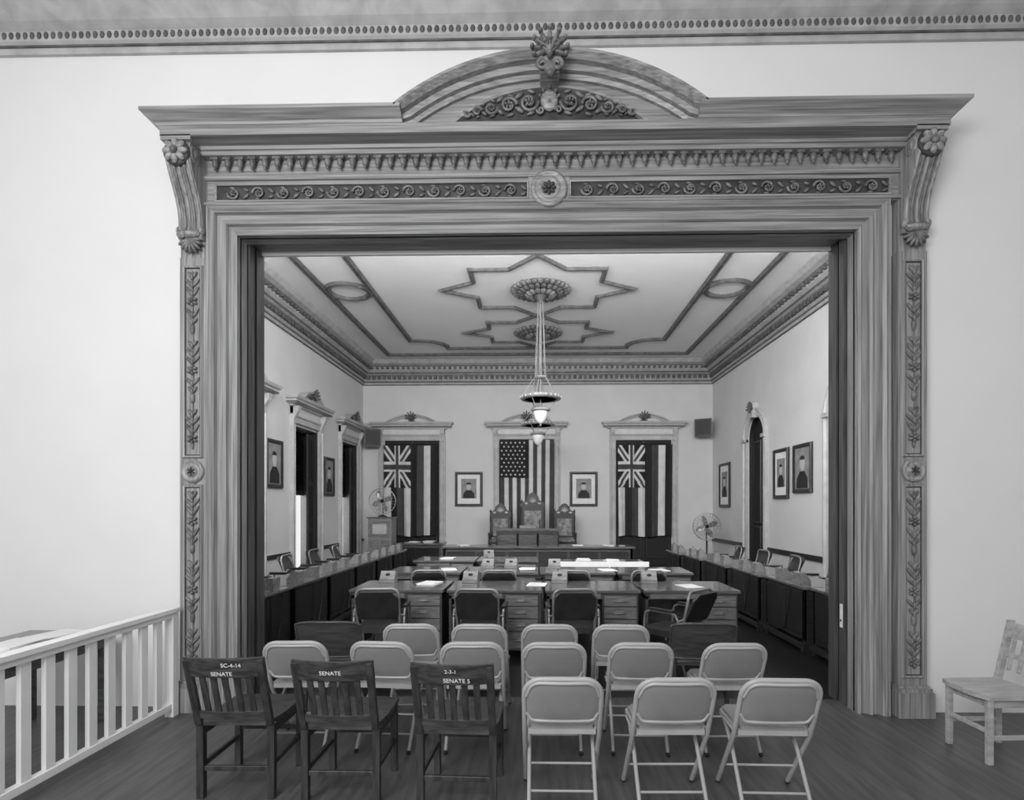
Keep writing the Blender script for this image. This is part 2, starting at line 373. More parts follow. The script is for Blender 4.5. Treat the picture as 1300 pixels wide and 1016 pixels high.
# pilasters
def leafdrop(mb,xc,z0,z1,y):
    z=z1-.04;k=0
    mb.tube([(xc,y,z1-.01),(xc+.008,y,(z0+z1)/2),(xc,y,z0+.03)],.005,WD,5)
    while z>z0+.07:
        m=k%7
        if m==3: rosette(mb,(xc,y-.004,z-.015),.046,WD,.018,6); z-=.11
        elif m==6:
            mb.ell((xc,y,z),(.02,.018,.05),WD,None,8,6); z-=.12
        else:
            w=.048 if m in(1,2,4) else .034
            for s in (-1,1): mb.ell((xc+s*w*.55,y,z),(.015,.013,w),WD,RY(s*(.55+.2*(k%2))),8,5)
            mb.ell((xc,y-.008,z-.02),(.013,.013,.03),WD,None,8,5); z-=.068
        k+=1
    mb.ell((xc,y,z0+.04),(.012,.01,.04),WD)
for xc in (-2.865,3.035):
    d.box(xc-.115,xc+.115,4.66,4.75,.2,3.77,WZ)
    d.box(xc-.145,xc+.145,4.60,4.75,0,.2,WZ); d.box(xc-.135,xc+.135,4.62,4.75,.2,.23,WZ); d.box(xc-.125,xc+.125,4.64,4.75,.23,.25,WZ)
    for z0,z1 in ((.33,1.86),(2.12,3.68)):
        frect(d,xc-.065,xc+.065,z0,z1,4.66,[(0,0),(0,.018),(.012,.022),(.02,.006),(.024,0)],WZ)
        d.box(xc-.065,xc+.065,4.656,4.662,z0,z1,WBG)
        d.box(xc-.055,xc+.055,4.653,4.66,z0+.01,z1-.01,WZ)
        leafdrop(d,xc,z0+.05,z1-.02,4.645)
    d.lathe([(.095,0),(.095,.02),(.08,.035),(.07,.02),(.05,.02),(.045,.035),(.0,.035)],WZ,(xc,4.66,1.99),24,Rm)
    rosette(d,(xc,4.63,1.99),.038,WBG,.015,6)
    ctl=[(4.66,4.63),(4.40,4.63),(4.37,4.58),(4.36,4.52),(4.375,4.45),(4.42,4.38),(4.48,4.30),(4.54,4.22),(4.58,4.14),(4.60,4.06),(4.60,4.0),(4.575,3.96),(4.585,3.92),(4.61,3.90),(4.66,3.90)]
    ctl=[(4.66-(4.66-p[0])*.72,p[1]) for p in ctl]
    d.prism(ctl,xc-.10,xc+.10,'x',WZ)
    for dx in (-.08,-.04,0,.04,.08):
        d.tube([(xc+dx,p[0]-.002,p[1]) for p in ctl[3:12]],.015,WD if dx in(-.04,.04) else WZ,6)
    for s in (-1,1):
        d.lathe([(.07,-.012),(.07,.0),(.06,.012),(.045,.004),(.03,.014),(0,.018)],WZ,(xc+s*.10,4.52,4.53),18,Matrix.Rotation(s*pi/2,3,'Y'))
        d.lathe([(.035,-.01),(.035,.0),(.02,.012),(0,.012)],WZ,(xc+s*.10,4.62,3.97),14,Matrix.Rotation(s*pi/2,3,'Y'))
    d.box(xc-.12,xc+.12,4.42,4.66,4.60,4.64,WX)
    d.lathe([(.105,0),(.105,.012),(.09,.022),(.0,.022)],WBG,(xc,4.445,4.51),20,Rm)
    rosette(d,(xc,4.415,4.51),.10,WX,.025,8); d.ell((xc,4.395,4.51),(.03,.025,.03),WD)
    for i in range(7):
        a=-1.2+2.4*i/6; d.ell((xc+.055*math.sin(a),4.62,3.90-.06*math.cos(a)),(.018,.03,.055),WD,RY(-a),8,5)
    d.ell((xc,4.61,3.94),(.10,.04,.03),WZ)
    for s in (-1,1): spiral(d,(xc+s*.06,4.60,3.94),.035,WD,s,1,1.2,.012)
d.obj('doorway_surround')

# ---------- window trims ----------
def wtrim(mb,w,zt,hood=True):
    pr=[(0,0),(0,.05),(.03,.06),(.05,.045),(.12,.05),(.14,.08),(.17,.08),(.18,0)]
    mb.sweep([(-w/2,0,0),(-w/2,0,zt),(w/2,0,zt),(w/2,0,0)],pr,(0,-1,0),CASE)
    h=w/2+.16
    mb.box(-h,h,-.06,0,zt+.18,zt+.34,CASEL)
    for s in (-1,1):
        a,b=sorted((s*h,s*(h-.12))); mb.prism([(0,zt-.05),(-.07,zt-.02),(-.09,zt+.1),(-.16,zt+.22),(-.19,zt+.34),(0,zt+.34)],a,b,'x',CASE)
    c=[(0,zt+.32),(.08,zt+.33),(.1,zt+.37),(.2,zt+.38),(.2,zt+.44),(.24,zt+.47),(.26,zt+.52),(0,zt+.52)]
    mb.sweep([(h,0,0),(h,-.02,0),(-h,-.02,0),(-h,0,0)],c,(0,0,1),CASE)
    mb.sweep([(h,0,0),(h,-.02,0),(-h,-.02,0),(-h,0,0)],[(.2,zt+.385),(.206,zt+.385),(.206,zt+.41),(.2,zt+.41)],(0,0,1),CD)
    hc=w*.48;rise=.24;R=(hc*hc+rise*rise)/(2*rise);t=math.asin(hc/R);zz=zt+.52+rise-R
    A=[(R*math.sin(-t+2*t*i/14),0,zz+R*math.cos(-t+2*t*i/14)) for i in range(15)]
    mb.sweep(A,[(0,0),(0,.22),(-.04,.2),(-.05,.14),(-.09,.12),(-.09,0)],(0,-1,0),CASE)
    mb.prism([(p[0]*.95,p[2]-.05) for p in A]+[(hc*.9,zt+.5),(-hc*.9,zt+.5)],-.06,0,'y',CASEL)
    anth(mb,(0,-.23,zt+.62),.2,CD,.03,7,1.4)
    anth(mb,(0,-.08,zt+.54),.13,CD,.03,5,1.2)
for i,X in enumerate((-3.68,-.33,3.06)):
    b=MB(); wtrim(b,1.6,3.62)
    b.box(-.8,.8,-.02,0,0,3.62,DARK)
    for s in (-1,1):
        frect(b,s*.4-.3,s*.4+.3,.25,1.0,-.02,[(0,0),(0,.02),(.04,.02),(.05,0)],DARK2)
        frect(b,s*.4-.3,s*.4+.3,1.15,3.4,-.02,[(0,0),(0,.02),(.04,.02),(.05,0)],DARK2)
    b.box(-.02,.02,-.045,-.02,0,3.6,DARK2)
    b.tube([(-.78,-.07,3.52),(.78,-.07,3.52)],.014,DARK2)
    o=b.obj('window_%d'%(i+4)); o.location=(X,YB,0)
for i,c in enumerate(LW):
    b=MB(); wtrim(b,WW,WT)
    b.box(-WW/2,-WW/2+.05,0,.38,0,WT,CASE); b.box(WW/2-.05,WW/2,0,.38,0,WT,DARK2); b.box(-WW/2,WW/2,0,.38,WT-.05,WT,CASE)
    b.box(-WW/2+.05,WW/2-.05,.3,.34,1.95,2.05,DARK2); b.box(-.03,.03,.3,.34,0,WT-.05,DARK2); b.box(-WW/2+.05,WW/2-.05,.3,.34,.0,.12,DARK2)
    b.box(-WW/2+.05,WW/2-.05,.345,.36,2.05,WT-.05,DARK)
    for k in range(26):
        z=2.08+k*.05; b.obox((0,.32,z),(WW-.12,.045,.012),RX(.8),LOUV)
    # two louvred leaves: far leaf almost closed, near leaf folded back in the reveal
    for s,ang,hw in ((1,.22,.66),(-1,1.5,.22)):
        px=s*(WW/2-.06)
        old=b.M.copy(); b.M=Matrix.Translation((px,.10,0))@Matrix.Rotation(ang,4,'Z')
        sg=-1 if s>0 else 1
        def bx(a0,a1,*r):
            a,c2=sorted((sg*a0,sg*a1)); b.box(a,c2,*r)
        bx(0,.06,-.02,.02,.05,3.3,DARK); bx(hw-.06,hw,-.02,.02,.05,3.3,DARK)
        for z in (.05,1.1,2.15,3.2): bx(.06,hw-.06,-.02,.02,z,z+.1,DARK)
        bx(.06,hw-.06,-.004,.004,.1,3.25,DARK)
        for k in range(60):
            z=.2+k*.05; b.obox((sg*hw/2,0,z),(hw-.12,.035,.008),RX(.7),LOUV)
        b.M=old
    o=b.obj('window_%d'%(i+1)); o.location=(XL,c,0); o.rotation_euler=(0,0,pi/2)
for i,c in enumerate(RA):
    b=MB()
    A=[(-AW/2,0,0)]+[(-AW/2*math.cos(a*pi/18),0,AS+AW/2*math.sin(a*pi/18)) for a in range(19)]+[(AW/2,0,0)]
    b.sweep(A,[(0,0),(0,.05),(.04,.06),(.06,.045),(.12,.05),(.14,.09),(.18,.08),(.18,0)],(0,-1,0),CASE)
    b.prism([(-.09,AS+AW/2-.05),(.09,AS+AW/2-.05),(.13,AS+AW/2+.28),(-.13,AS+AW/2+.28)],-.14,0,'y',CASE)
    anth(b,(0,-.15,AS+AW/2+.1),.22,CD,.03,7,1.2)
    for s in (-1,1):
        a,q=sorted((s*AW/2,s*(AW/2+.2))); b.box(a,q,-.11,0,AS-.06,AS+.02,CASE); b.box(a,q,-.11,0,0,.3,CASE)
    P=[(p[0],p[2]) for p in A]
    # dark door lining inside the arch reveal
    b.sweep(A,[(0,-.02),(-.012,-.02),(-.012,-.26),(0,-.26)],(0,-1,0),DARK2)
    b.prism(P,.12,.16,'y',DARK)
    for s in (-1,1): frect(b,s*.24-.18,s*.24+.18,.3,1.2,.12,[(0,0),(0,.02),(.04,.02),(.05,0)],DARK2); frect(b,s*.24-.18,s*.24+.18,1.35,3.2,.12,[(0,0),(0,.02),(.04,.02),(.05,0)],DARK2)
    o=b.obj('door_%d'%(i+1)); o.location=(XR,c,0); o.rotation_euler=(0,0,-pi/2)

# ---------- flags ----------
def cloth(mb,w,h,fn,nx,nz,folds=5,amp=.035):
    vs=[]
    def Y(u,v): return -amp*(math.sin(u*folds*2*pi+.8*math.sin(v*3))*(.35+.65*v)+.5*math.sin(u*11+v*2)*v)-.02
    for j in range(nz+1):
        for i in range(nx+1):
            u=i/nx;v=j/nz; vs.append(((u-.5)*w*(1-.03*v),Y(u,v),-v*h+.02*math.sin(u*9)*v))
    g={}
    for j in range(nz):
        for i in range(nx):
            q=fn((i+.5)/nx,(j+.5)/nz); a=j*(nx+1)+i
            g.setdefault(q,[]).append((a,a+1,a+nx+2,a+nx+1))
    for q,fs in g.items(): mb.add(vs,fs,q,True)
    return Y
def uj(x,y):
    x=x*2-1;y=y*2-1
    if abs(x)<.12 or abs(y)<.12: return FR
    if abs(x)<.22 or abs(y)<.22: return FW
    for dd in (x-y,x+y):
        if abs(dd)<.10: return FR
        if abs(dd)<.30: return FW
    return FB
def hawaii(u,v):
    if u<.5 and v<.47: return uj(u/.5,v/.47)
    k=int(u*8)
    return [FB,FW,FR,FB,FW,FR,FB,FW][7-k]
def usa(u,v):
    if u<7/13 and v<.40: return FB
    return FR if int(u*13)%2==0 else FW
for X in (-3.70,3.08):
    f=MB(); cloth(f,1.56,2.62,hawaii,80,90,5,.045); f.tube([(-.79,-.01,.01),(.79,-.01,.01)],.012,DARK2)
    o=f.obj('hawaiian_flag'); o.location=(X,YB-.14,3.46)
f=MB(); Y=cloth(f,1.56,2.75,usa,78,60,4,.03); f.tube([(-.79,-.01,.01),(.79,-.01,.01)],.012,DARK2)
for r in range(9):
    for c in range(6 if r%2==0 else 5):
        u=(.035+.083*c+(0 if r%2==0 else .042)); v=.03+r*.042
        p=Vector(((u-.5)*1.56,Y(u,v)-.012,-v*2.75))
        pts=[(p.x+(.038 if k%2==0 else .016)*math.sin(k*pi/5),p.z+(.038 if k%2==0 else .016)*math.cos(k*pi/5)) for k in range(10)]
        f.prism(pts,p.y-.004,p.y,'y',FW)
o=f.obj('american_flag'); o.location=(-.32,YB-.14,3.62)

# ---------- pictures ----------
def picture(w,h,dark=True,matb=True):
    b=MB(); fm=FRD
    b.box(-w/2,w/2,-.02,0,0,h,PAPER if matb else PICT)
    b.sweep([(-w/2,0,0),(-w/2,0,h),(w/2,0,h),(w/2,0,0)],[(-.03,0),(-.03,.035),(.0,.05),(.03,.05),(.045,.03),(.045,0)],(0,-1,0),fm,True)
    k=.62 if matb else .9
    iw,ih=w*k,h*k; z0=(h-ih)*.55
    b.box(-iw/2,iw/2,-.024,-.02,z0,z0+ih,PICT)
    b.prism([(-iw*.38,z0),(iw*.38,z0),(iw*.36,z0+ih*.25),(iw*.15,z0+ih*.42),(-iw*.15,z0+ih*.42),(-iw*.36,z0+ih*.25)],-.028,-.024,'y',SUIT)
    b.ell((0,-.026,z0+ih*.6),(iw*.17,.006,ih*.19),SKIN,None,14,8)
    b.ell((0,-.025,z0+ih*.74),(iw*.17,.007,ih*.07),SUIT,None,12,6)
    return b.obj('framed_portrait')
p=picture(.72,.92); place(p,(-2.02,YB-.005,1.74)); p=picture(.72,.92); place(p,(1.33,YB-.005,1.74))
for y,w_,h_,z in ((15.4,.75,1.1,1.72),(11.85,.62,.95,1.9),(10.9,.66,.85,2.0)):
    p=picture(w_,h_,True,y>11); p.location=(XR-.01,y,z); p.rotation_euler=(0,0,-pi/2)
for y,w_,h_,z in ((10.87,.6,.85,2.1),(13.75,.55,.85,2.0)):
    p=picture(w_,h_,True,False); p.location=(XL+.01,y,z); p.rotation_euler=(0,0,pi/2)

# ---------- chandeliers ----------
def chandelier(X,Y,zr):
    b=MB()
    b.lathe([(.0,0),(.16,0),(.2,-.05),(.32,-.04),(.42,-.06),(.50,-.04),(.52,0)][::-1],ROSE,(0,0,ZC),28)
    for k in range(28):
        a=2*pi*k/28; b.ell((.50*math.cos(a),.50*math.sin(a),ZC-.035),(.09,.06,.05),ROSE,RZ(a),8,5)
    for k in range(20):
        a=2*pi*(k+.5)/20; b.ell((.36*math.cos(a),.36*math.sin(a),ZC-.07),(.10,.06,.05),CD,RZ(a),8,5)
    for k in range(14):
        a=2*pi*k/14; b.ell((.22*math.cos(a),.22*math.sin(a),ZC-.11),(.10,.055,.06),ROSE,RZ(a),8,5)
    b.lathe([(.0,-.30),(.03,-.28),(.05,-.24),(.10,-.18),(.15,-.11),(.18,-.05)],CD,(0,0,ZC),18)
    for k in range(6):
        a=2*pi*k/6+.3
        b.tube([(.05*math.cos(a),.05*math.sin(a),ZC-.25),(.10*math.cos(a),.10*math.sin(a),zr+.55),(.11*math.cos(a),.11*math.sin(a),zr+.4),(.36*math.cos(a),.36*math.sin(a),zr+.02)],.007,BRASS,5)
    b.tube([(0,0,ZC-.3),(0,0,zr-.15)],.012,BRASS,6)
    b.lathe([(.0,zr+.42),(.12,zr+.41),(.13,zr+.38),(.05,zr+.36),(0,zr+.36)],BRASS,(0,0,0),18)
    ring=[(.30,0),(.38,0),(.40,.03),(.40,.06),(.37,.08),(.31,.08),(.30,.0)]
    b.lathe([(r,zr-.04+z) for r,z in ring],BRASS,n=32)
    for k in range(24):
        a=2*pi*k/24; b.ell((.395*math.cos(a),.395*math.sin(a),zr-.0),(.018,.02,.03),CASE,RZ(a),6,4)
    for k in range(3):
        a=2*pi*k/3; b.tube([(.33*math.cos(a),.33*math.sin(a),zr-.03),(.17*math.cos(a),.17*math.sin(a),zr-.22),(.15*math.cos(a),.15*math.sin(a),zr-.26)],.008,BRASS,5)
    b.lathe([(.15,zr-.2),(.19,zr-.22),(.19,zr-.25),(.15,zr-.27),(.13,zr-.2)],BRASS,n=24)
    b.lathe([(.02,zr-.50),(.06,zr-.48),(.10,zr-.42),(.13,zr-.33),(.145,zr-.25),(.14,zr-.24)],GLOBE,n=24)
    b.ell((0,0,zr-.53),(.02,.02,.03),BRASS)
    o=b.obj('chandelier'); o.location=(X,Y,0)
chandelier(.05,10.95,3.80); chandelier(.0,13.65,3.68)

# ---------- folding chairs ----------
def folding():
    b=MB()
    hw=.21
    def arcU(z_top,hw,yb,r=.095):
        pts=[]
        for k in range(7): a=pi-k*pi/12; pts.append((-hw+r+r*math.cos(a),yb(z_top-r+r*math.sin(a)),z_top-r+r*math.sin(a)))
        for k in range(7): a=pi/2-k*pi/12; pts.append((hw-r+r*math.cos(a),yb(z_top-r+r*math.sin(a)),z_top-r+r*math.sin(a)))
        return pts
    yb=lambda z: .09-.16*(z-.42)/.35 if z>.42 else .09+(.42-z)*.75
    pts=[(-hw,yb(.012),.012),(-hw,yb(.2),.2),(-hw,yb(.42),.42),(-hw,yb(.56),.56)]+arcU(.77,hw,yb)+[(hw,yb(.56),.56),(hw,yb(.42),.42),(hw,yb(.2),.2),(hw,yb(.012),.012)]
    b.tube(pts,.0145,TAN,8)
    N=18;h0,h1=.51,.752
    def outline(i):
        x=-hw+.012+(2*hw-.024)*i/N; e=min(i,N-i)/N*(2*hw)
        r=.085
        top=h1 if e>r else h1-r+math.sqrt(max(0,r*r-(r-e)**2))
        rb=.05
        bot=h0 if e>rb else h0+rb-math.sqrt(max(0,rb*rb-(rb-e)**2))
        return x,bot,top
    M=6;vs=[];vf=[]
    for i in range(N+1):
        x,bo,to=outline(i)
        for j in range(M+1):
            z=bo+(to-bo)*j/M; yy=yb(z)-.022*(1-(x/hw)**2)-.004
            e=min(1,min(j,M-j)/1.0)*min(1,min(i,N-i)/1.0)
            vs.append((x,yy-.006*e,z)); vf.append((x,yy+.012+.022*e,z))
    fs=[(i*(M+1)+j,(i+1)*(M+1)+j,(i+1)*(M+1)+j+1,i*(M+1)+j+1) for i in range(N) for j in range(M)]
    b.add(vs,fs,TAN2,True); b.add(vf,[f[::-1] for f in fs],TAN2,True)
    b.tube([vs[i*(M+1)] for i in range(N+1)],.011,TAN,6)
    b.tube([vs[i*(M+1)+M] for i in range(N+1)],.011,TAN,6)
    # padded seat
    b.prism([(-.19,.07),(.19,.07),(.2,.12),(.2,.40),(.16,.46),(-.16,.46),(-.2,.40),(-.2,.12)],.42,.447,'z',TAN)
    b.prism([(-.175,.085),(.175,.085),(.185,.12),(.185,.39),(.15,.44),(-.15,.44),(-.185,.39),(-.185,.12)],.445,.466,'z',TAN2)
    for s in (-1,1):
        b.tube([(s*.185,.36,.42),(s*.185,.2,.30),(s*.185,-.02,.012)],.012,TAN,8)
        b.tube([(s*hw,.09,.44),(s*hw,.3,.44)],.008,TAN,6)
        b.ell((s*hw,yb(.012),.014),(.016,.02,.014),BLK)
        b.ell((s*.185,-.02,.014),(.016,.02,.014),BLK)
    b.tube([(-.185,.06,.105),(.185,.06,.105)],.008,TAN,6); b.tube([(-hw,yb(.16),.16),(hw,yb(.16),.16)],.008,TAN,6)
    return b.obj('folding_chair',.0025)
fc=folding(); first=True
def putf(x,y,r=0):
    global first
    if first: place(fc,(x,y,0),r); first=False
    else: inst(fc,(x,y,0),r)
for x,r in ((.135,0),(.745,.02),(1.31,-.02)): putf(x,3.12,r)
for x,r in zip((-1.67,-1.07,-.45,.11,.70,1.33),(.05,-.06,.02,0,-.03,.03)): putf(x,3.90,r)
for x,r in ((-1.0,.02),(-.46,-.02),(.09,.02),(.65,-.05)): putf(x,4.48,r)
# oak chairs
def oakchair():
    b=MB(); hw=.205
    yb=lambda z:-.02-.13*(z-.44)/.42
    for s in (-1,1):
        b.prism([(s*hw-.02,0),(s*hw+.02,0),(s*hw+.02,.44),(s*hw-.02,.44)],-.02,.02,'y',OAKV)
        R=RX(math.atan(.13/.42))
        b.obox((s*hw,yb(.65),.645),(.04,.03,.43),R,OAKV)
        b.box(s*.2-.02,s*.2+.02,.40,.44,0,.43,OAKV)
        b.box(s*.2-.012,s*.2+.012,.02,.40,.18,.21,OAKV)
        b.box(s*.2-.012,s*.2+.012,.02,.40,.37,.43,OAKV)
    def rail(z0,z1,th,c,m):
        N=12;vs=[]
        for i in range(N+1):
            x=-hw-.02+(2*hw+.04)*i/N; cv=-c*(1-(x/hw)**2)
            for (z,o) in ((z0,0),(z1,0),(z1,th),(z0,th)): vs.append((x,yb(z)+cv-.01+o,z))
        fs=[(i*4+q,i*4+(q+1)%4,(i+1)*4+(q+1)%4,(i+1)*4+q) for i in range(N) for q in range(4)]
        b.add(vs,fs+[(0,1,2,3),(N*4+3,N*4+2,N*4+1,N*4)],m)
    rail(.745,.862,.022,.035,OAK); rail(.48,.53,.02,.02,OAK)
    for k in range(5):
        x=-.13+.065*k; R=RX(math.atan(.13/.42)); b.obox((x,yb(.64)-.022*(1-(x/hw)**2),.64),(.036,.012,.27),R,OAKV)
    b.prism([(-.205,-.02),(.205,-.02),(.225,.15),(.22,.46),(-.22,.46),(-.225,.15)],.43,.455,'z',OAK)
    b.box(-.2,.2,.41,.43,.24,.27,OAKV); b.box(-.2,.2,-.01,.01,.16,.19,OAKV)
    return b.obj('oak_chair',.004)
oc=oakchair()
def text(parent,s,x,z,size,y=-.205):
    c=bpy.data.curves.new('stencil_text','FONT'); c.body=s; c.size=size; c.extrude=.0006; c.align_x='CENTER'; c.materials.append(TXT)
    o=bpy.data.objects.new('stencil_text',c); sc.collection.objects.link(o); o.parent=parent; o.location=(x,y,z); o.rotation_euler=(pi/2+.30,0,0)
place(oc,(-1.755,3.27,0),.02); o2=inst(oc,(-1.125,3.22,0),.0); o3=inst(oc,(-.455,3.17,0),-.04)
text(oc,'SENATE',0,.76,.034,-.165); text(oc,'SC-4-14',.06,.812,.034,-.182); text(o2,'SENATE',0,.785,.034,-.173); text(o3,'2-3-1',0,.815,.03,-.183); text(o3,'SENATE 5',.03,.762,.034,-.166)
# bent plywood chairs
def plychair():
    b=MB();hw=.25
    N=14;vs=[];M=6
    for i in range(N+1):
        x=-hw+2*hw*i/N
        for j in range(M+1):
            z=.50+(.30-.03*(x/hw)**4)*j/M; vs.append((x,-.02-.12*(z-.5)/.3-.05*(1-(x/hw)**2),z))
    fs=[(i*(M+1)+j,(i+1)*(M+1)+j,(i+1)*(M+1)+j+1,i*(M+1)+j+1) for i in range(N) for j in range(M)]
    b.add(vs,fs,PLY,True); b.add([(x,y+.016,z) for x,y,z in vs],[f[::-1] for f in fs],PLY,True)
    b.tube([vs[i*(M+1)+M] for i in range(N+1)],.010,PLY,6); b.tube([vs[i*(M+1)] for i in range(N+1)],.010,PLY,6)
    for s in (-1,1):
        b.tube([vs[(0 if s<0 else N)*(M+1)+j] for j in range(M+1)],.010,PLY,6)
        b.tube([(s*.2,-.06,.0),(s*.2,.0,.43),(s*.2,-.02,.5),(s*.2,-.09,.72)],.018,PLY,8)
        b.tube([(s*.2,.42,0),(s*.2,.36,.43)],.018,PLY,8)
        b.tube([(s*.2,.0,.2),(s*.2,.38,.2)],.012,PLY,8)
    b.prism([(-.23,.0),(.23,.0),(.24,.35),(.2,.42),(-.2,.42),(-.24,.35)],.43,.455,'z',PLY)
    return b.obj('plywood_chair')
pc=plychair(); place(pc,(-1.66,4.55,0),.05); inst(pc,(1.29,4.55,0),-.03)
# desk armchair
def armchair():
    b=MB();hw=.21
    pts=[(-hw,.02,.46)]+[(-hw,-.04,.6)]+[(-hw+.07-.07*math.cos(k*pi/10),-.09,.81+.07*math.sin(k*pi/10)) for k in range(6)]+[(hw-.07+.07*math.sin(k*pi/10),-.09,.81+.07*math.cos(k*pi/10)) for k in range(6)]+[(hw,-.04,.6),(hw,.02,.46)]
    b.tube(pts,.015,STEEL,8)
    poly=[(-hw+.02,.57),(hw-.02,.57),(hw-.005,.62),(hw-.005,.80),(hw-.06,.86),(-hw+.06,.86),(-hw+.005,.80),(-hw+.005,.62)]
    vs=[(x,-.035-.14*(z-.57)/.29-.008,z) for x,z in poly]; vs+=[(x,y+.04,z) for x,y,z in vs]
    b.add(vs,[list(range(8)),list(range(15,7,-1))]+[(i,(i+1)%8,(i+1)%8+8,i+8) for i in range(8)],PAD)
    b.prism([(-.22,.02),(.22,.02),(.23,.38),(.19,.45),(-.19,.45),(-.23,.38)],.42,.48,'z',PAD)
    for s in (-1,1):
        x=s*.25
        b.tube([(x-s*.03,-.08,.0),(x,.0,.40),(x,.0,.60),(x,.03,.65),(x,.08,.665),(x,.32,.665),(x,.37,.64),(x,.385,.60),(x,.40,.40),(x-s*.01,.43,0)],.012,STEEL,8)
        b.box(x-.022,x+.022,.05,.33,.67,.695,DARK2)
        b.tube([(x,.0,.42),(s*.2,.03,.42)],.012,STEEL,6); b.tube([(x,.4,.42),(s*.18,.4,.42)],.012,STEEL,6)
        b.tube([(x,-.01,.60),(s*hw,-.05,.62)],.010,STEEL,6)
    return b.obj('armchair',.006)
ac=armchair()
place(ac,(-1.60,5.68,0),.08)
for x,y,r in ((-.60,5.68,-.05),(.36,5.68,.05),(1.52,5.62,.75)): inst(ac,(x,y,0),r)
for x,y,r in ((-1.4,7.3,.1),(-.5,7.3,.05),(.45,7.3,-.1),(1.4,7.3,0)): inst(ac,(x,y,0),r)
# desks
def desk():
    b=MB();w=1.06;dp=.78
    b.box(0,w,-.02,dp,.735,.765,DTOP)
    b.box(.02,w-.02,.02,dp-.03,.66,.735,DESK)
    b.box(.02,w-.02,dp-.06,dp-.03,.12,.70,DESK)
    b.box(.02,.05,.02,dp-.03,.08,.70,DESK)
    px=w-.42
    b.box(px,w-.02,.03,dp-.06,.08,.70,DESK)
    for k,(z0,z1) in enumerate(((.11,.29),(.305,.43),(.445,.57),(.585,.70))):
        b.box(px+.02,w-.04,.012,.03,z0,z1,DRAW)
        zc_=(z0+z1)/2; b.tube([(px+.13,-.002,zc_),(px+.16,-.018,zc_),(px+.22,-.018,zc_),(px+.25,-.002,zc_)],.007,STEEL,6)
        b.box(px+.15,px+.23,.008,.013,zc_-.02,zc_+.02,STEEL)
    b.box(.07,px-.02,.012,.03,.67,.73,DRAW)
    for x in (.02,px,w-.07):
        for y in (.03,dp-.09): b.box(x,x+.05,y,y+.05,0,.1,DESK)
    return b.obj('writing_desk',.004)
dk=desk(); place(dk,(-2.12,6.33,0))
for i in range(1,4): inst(dk,(-2.12+i*1.10,6.33,0))
for i in range(4): inst(dk,(-2.15+i*1.09,8.0,0))
for i in range(2): inst(dk,(-2.15+i*1.09,9.75,0))
def dbox():
    b=MB()
    b.prism([(-.07,0),(.07,0),(.07,.13),(.0,.14),(-.07,.05)],-.09,.09,'x',BOXL)
    b.box(-.095,.095,-.075,-.07,0,.05,BOXL); b.ell((.0,-.035,.10),(.03,.012,.02),BLK,RX(-.9))
    b.tube([(-.03,.03,.135),(-.03,.03,.17)],.006,BLK,6)
    return b.obj('desk_call_box',.003)
db=dbox(); place(db,(-1.84,6.95,.766))
for x,y in ((-.82,6.95),(.27,6.95),(1.35,6.95),(-.75,8.6),(-.4,8.6),(.25,8.6),(-.9,10.35)): inst(db,(x,y,.766),random.uniform(-.2,.2))
def sdesk():
    b=MB();L=1.12;dp=.6
    b.box(0,dp,0,L,.735,.765,DTOP)
    b.box(.0+.02,.05,.02,L-.02,.14,.73,DARK2)
    b.box(.012,.022,.06,.52,.2,.70,DARK); b.box(.012,.022,.6,L-.06,.2,.70,DARK)
    for y in (.02,L-.06):
        b.box(.02,dp-.04,y,y+.04,.1,.73,DARK2); b.box(.0,dp,y-.005,y+.045,0,.1,DARK2)
    b.box(-.02,.02,.0,L,.05,.11,DARK2)
    b.tube([(-.01,.3,.72),(-.025,.32,.5),(-.02,.45,.2),(-.02,.8,.13)],.008,BLK,6)
    return b.obj('side_desk',.004)
sd=sdesk()
for i in range(6):
    y=5.45+i*1.16
    o=sd if i==0 else inst(sd,(0,0,0)); o.location=(-2.86,y+1.12,0); o.rotation_euler=(0,0,pi)
    xr=3.13-.07*i
    inst(sd,(xr,y,0),0)
    for yy in (.35,.85):
        inst(db,(-3.0,y+yy,.766),-pi/2); inst(db,(xr+.14,y+yy,.766),pi/2)
    inst(ac,(-4.15,y+.55,0),-pi/2+.1*math.sin(i*3)); inst(ac,(4.35-.06*i,y+.55,0),pi/2+.1*math.sin(i*2))
def papers(x,y,z,n=3,name='paper_stack'):
    b=MB()
    for k in range(n):
        b.obox((random.uniform(-.02,.02),random.uniform(-.02,.02),.004+.008*k),(.22,.29,.007),RZ(random.uniform(-.3,.3)),PAPER)
    o=b.obj(name); o.location=(x,y,z)
for x,y in ((.0,6.75),(1.75,6.65),(1.0,8.3),(-1.3,8.35),(-.15,8.4),(1.75,8.3),(-1.6,10.1),(-1.3,6.8)): papers(x,y,.766,random.choice((1,2,4)))
b=MB(); b.box(-.75,.75,-.35,.35,.70,.735,DTOP); b.box(-.7,.7,-.3,.3,.62,.70,DESK); b.box(-.78,.78,-.37,-.35,.66,.76,WHITE)
for sx in (-1,1):
    for sy in (-1,1): b.box(sx*.66-.03,sx*.66+.03,sy*.27-.03,sy*.27+.03,0,.62,DESK)
o=b.obj('reading_table',.004); o.location=(1.1,10.0,0); papers(.8,10.0,.736,5); papers(1.3,9.95,.736,4)
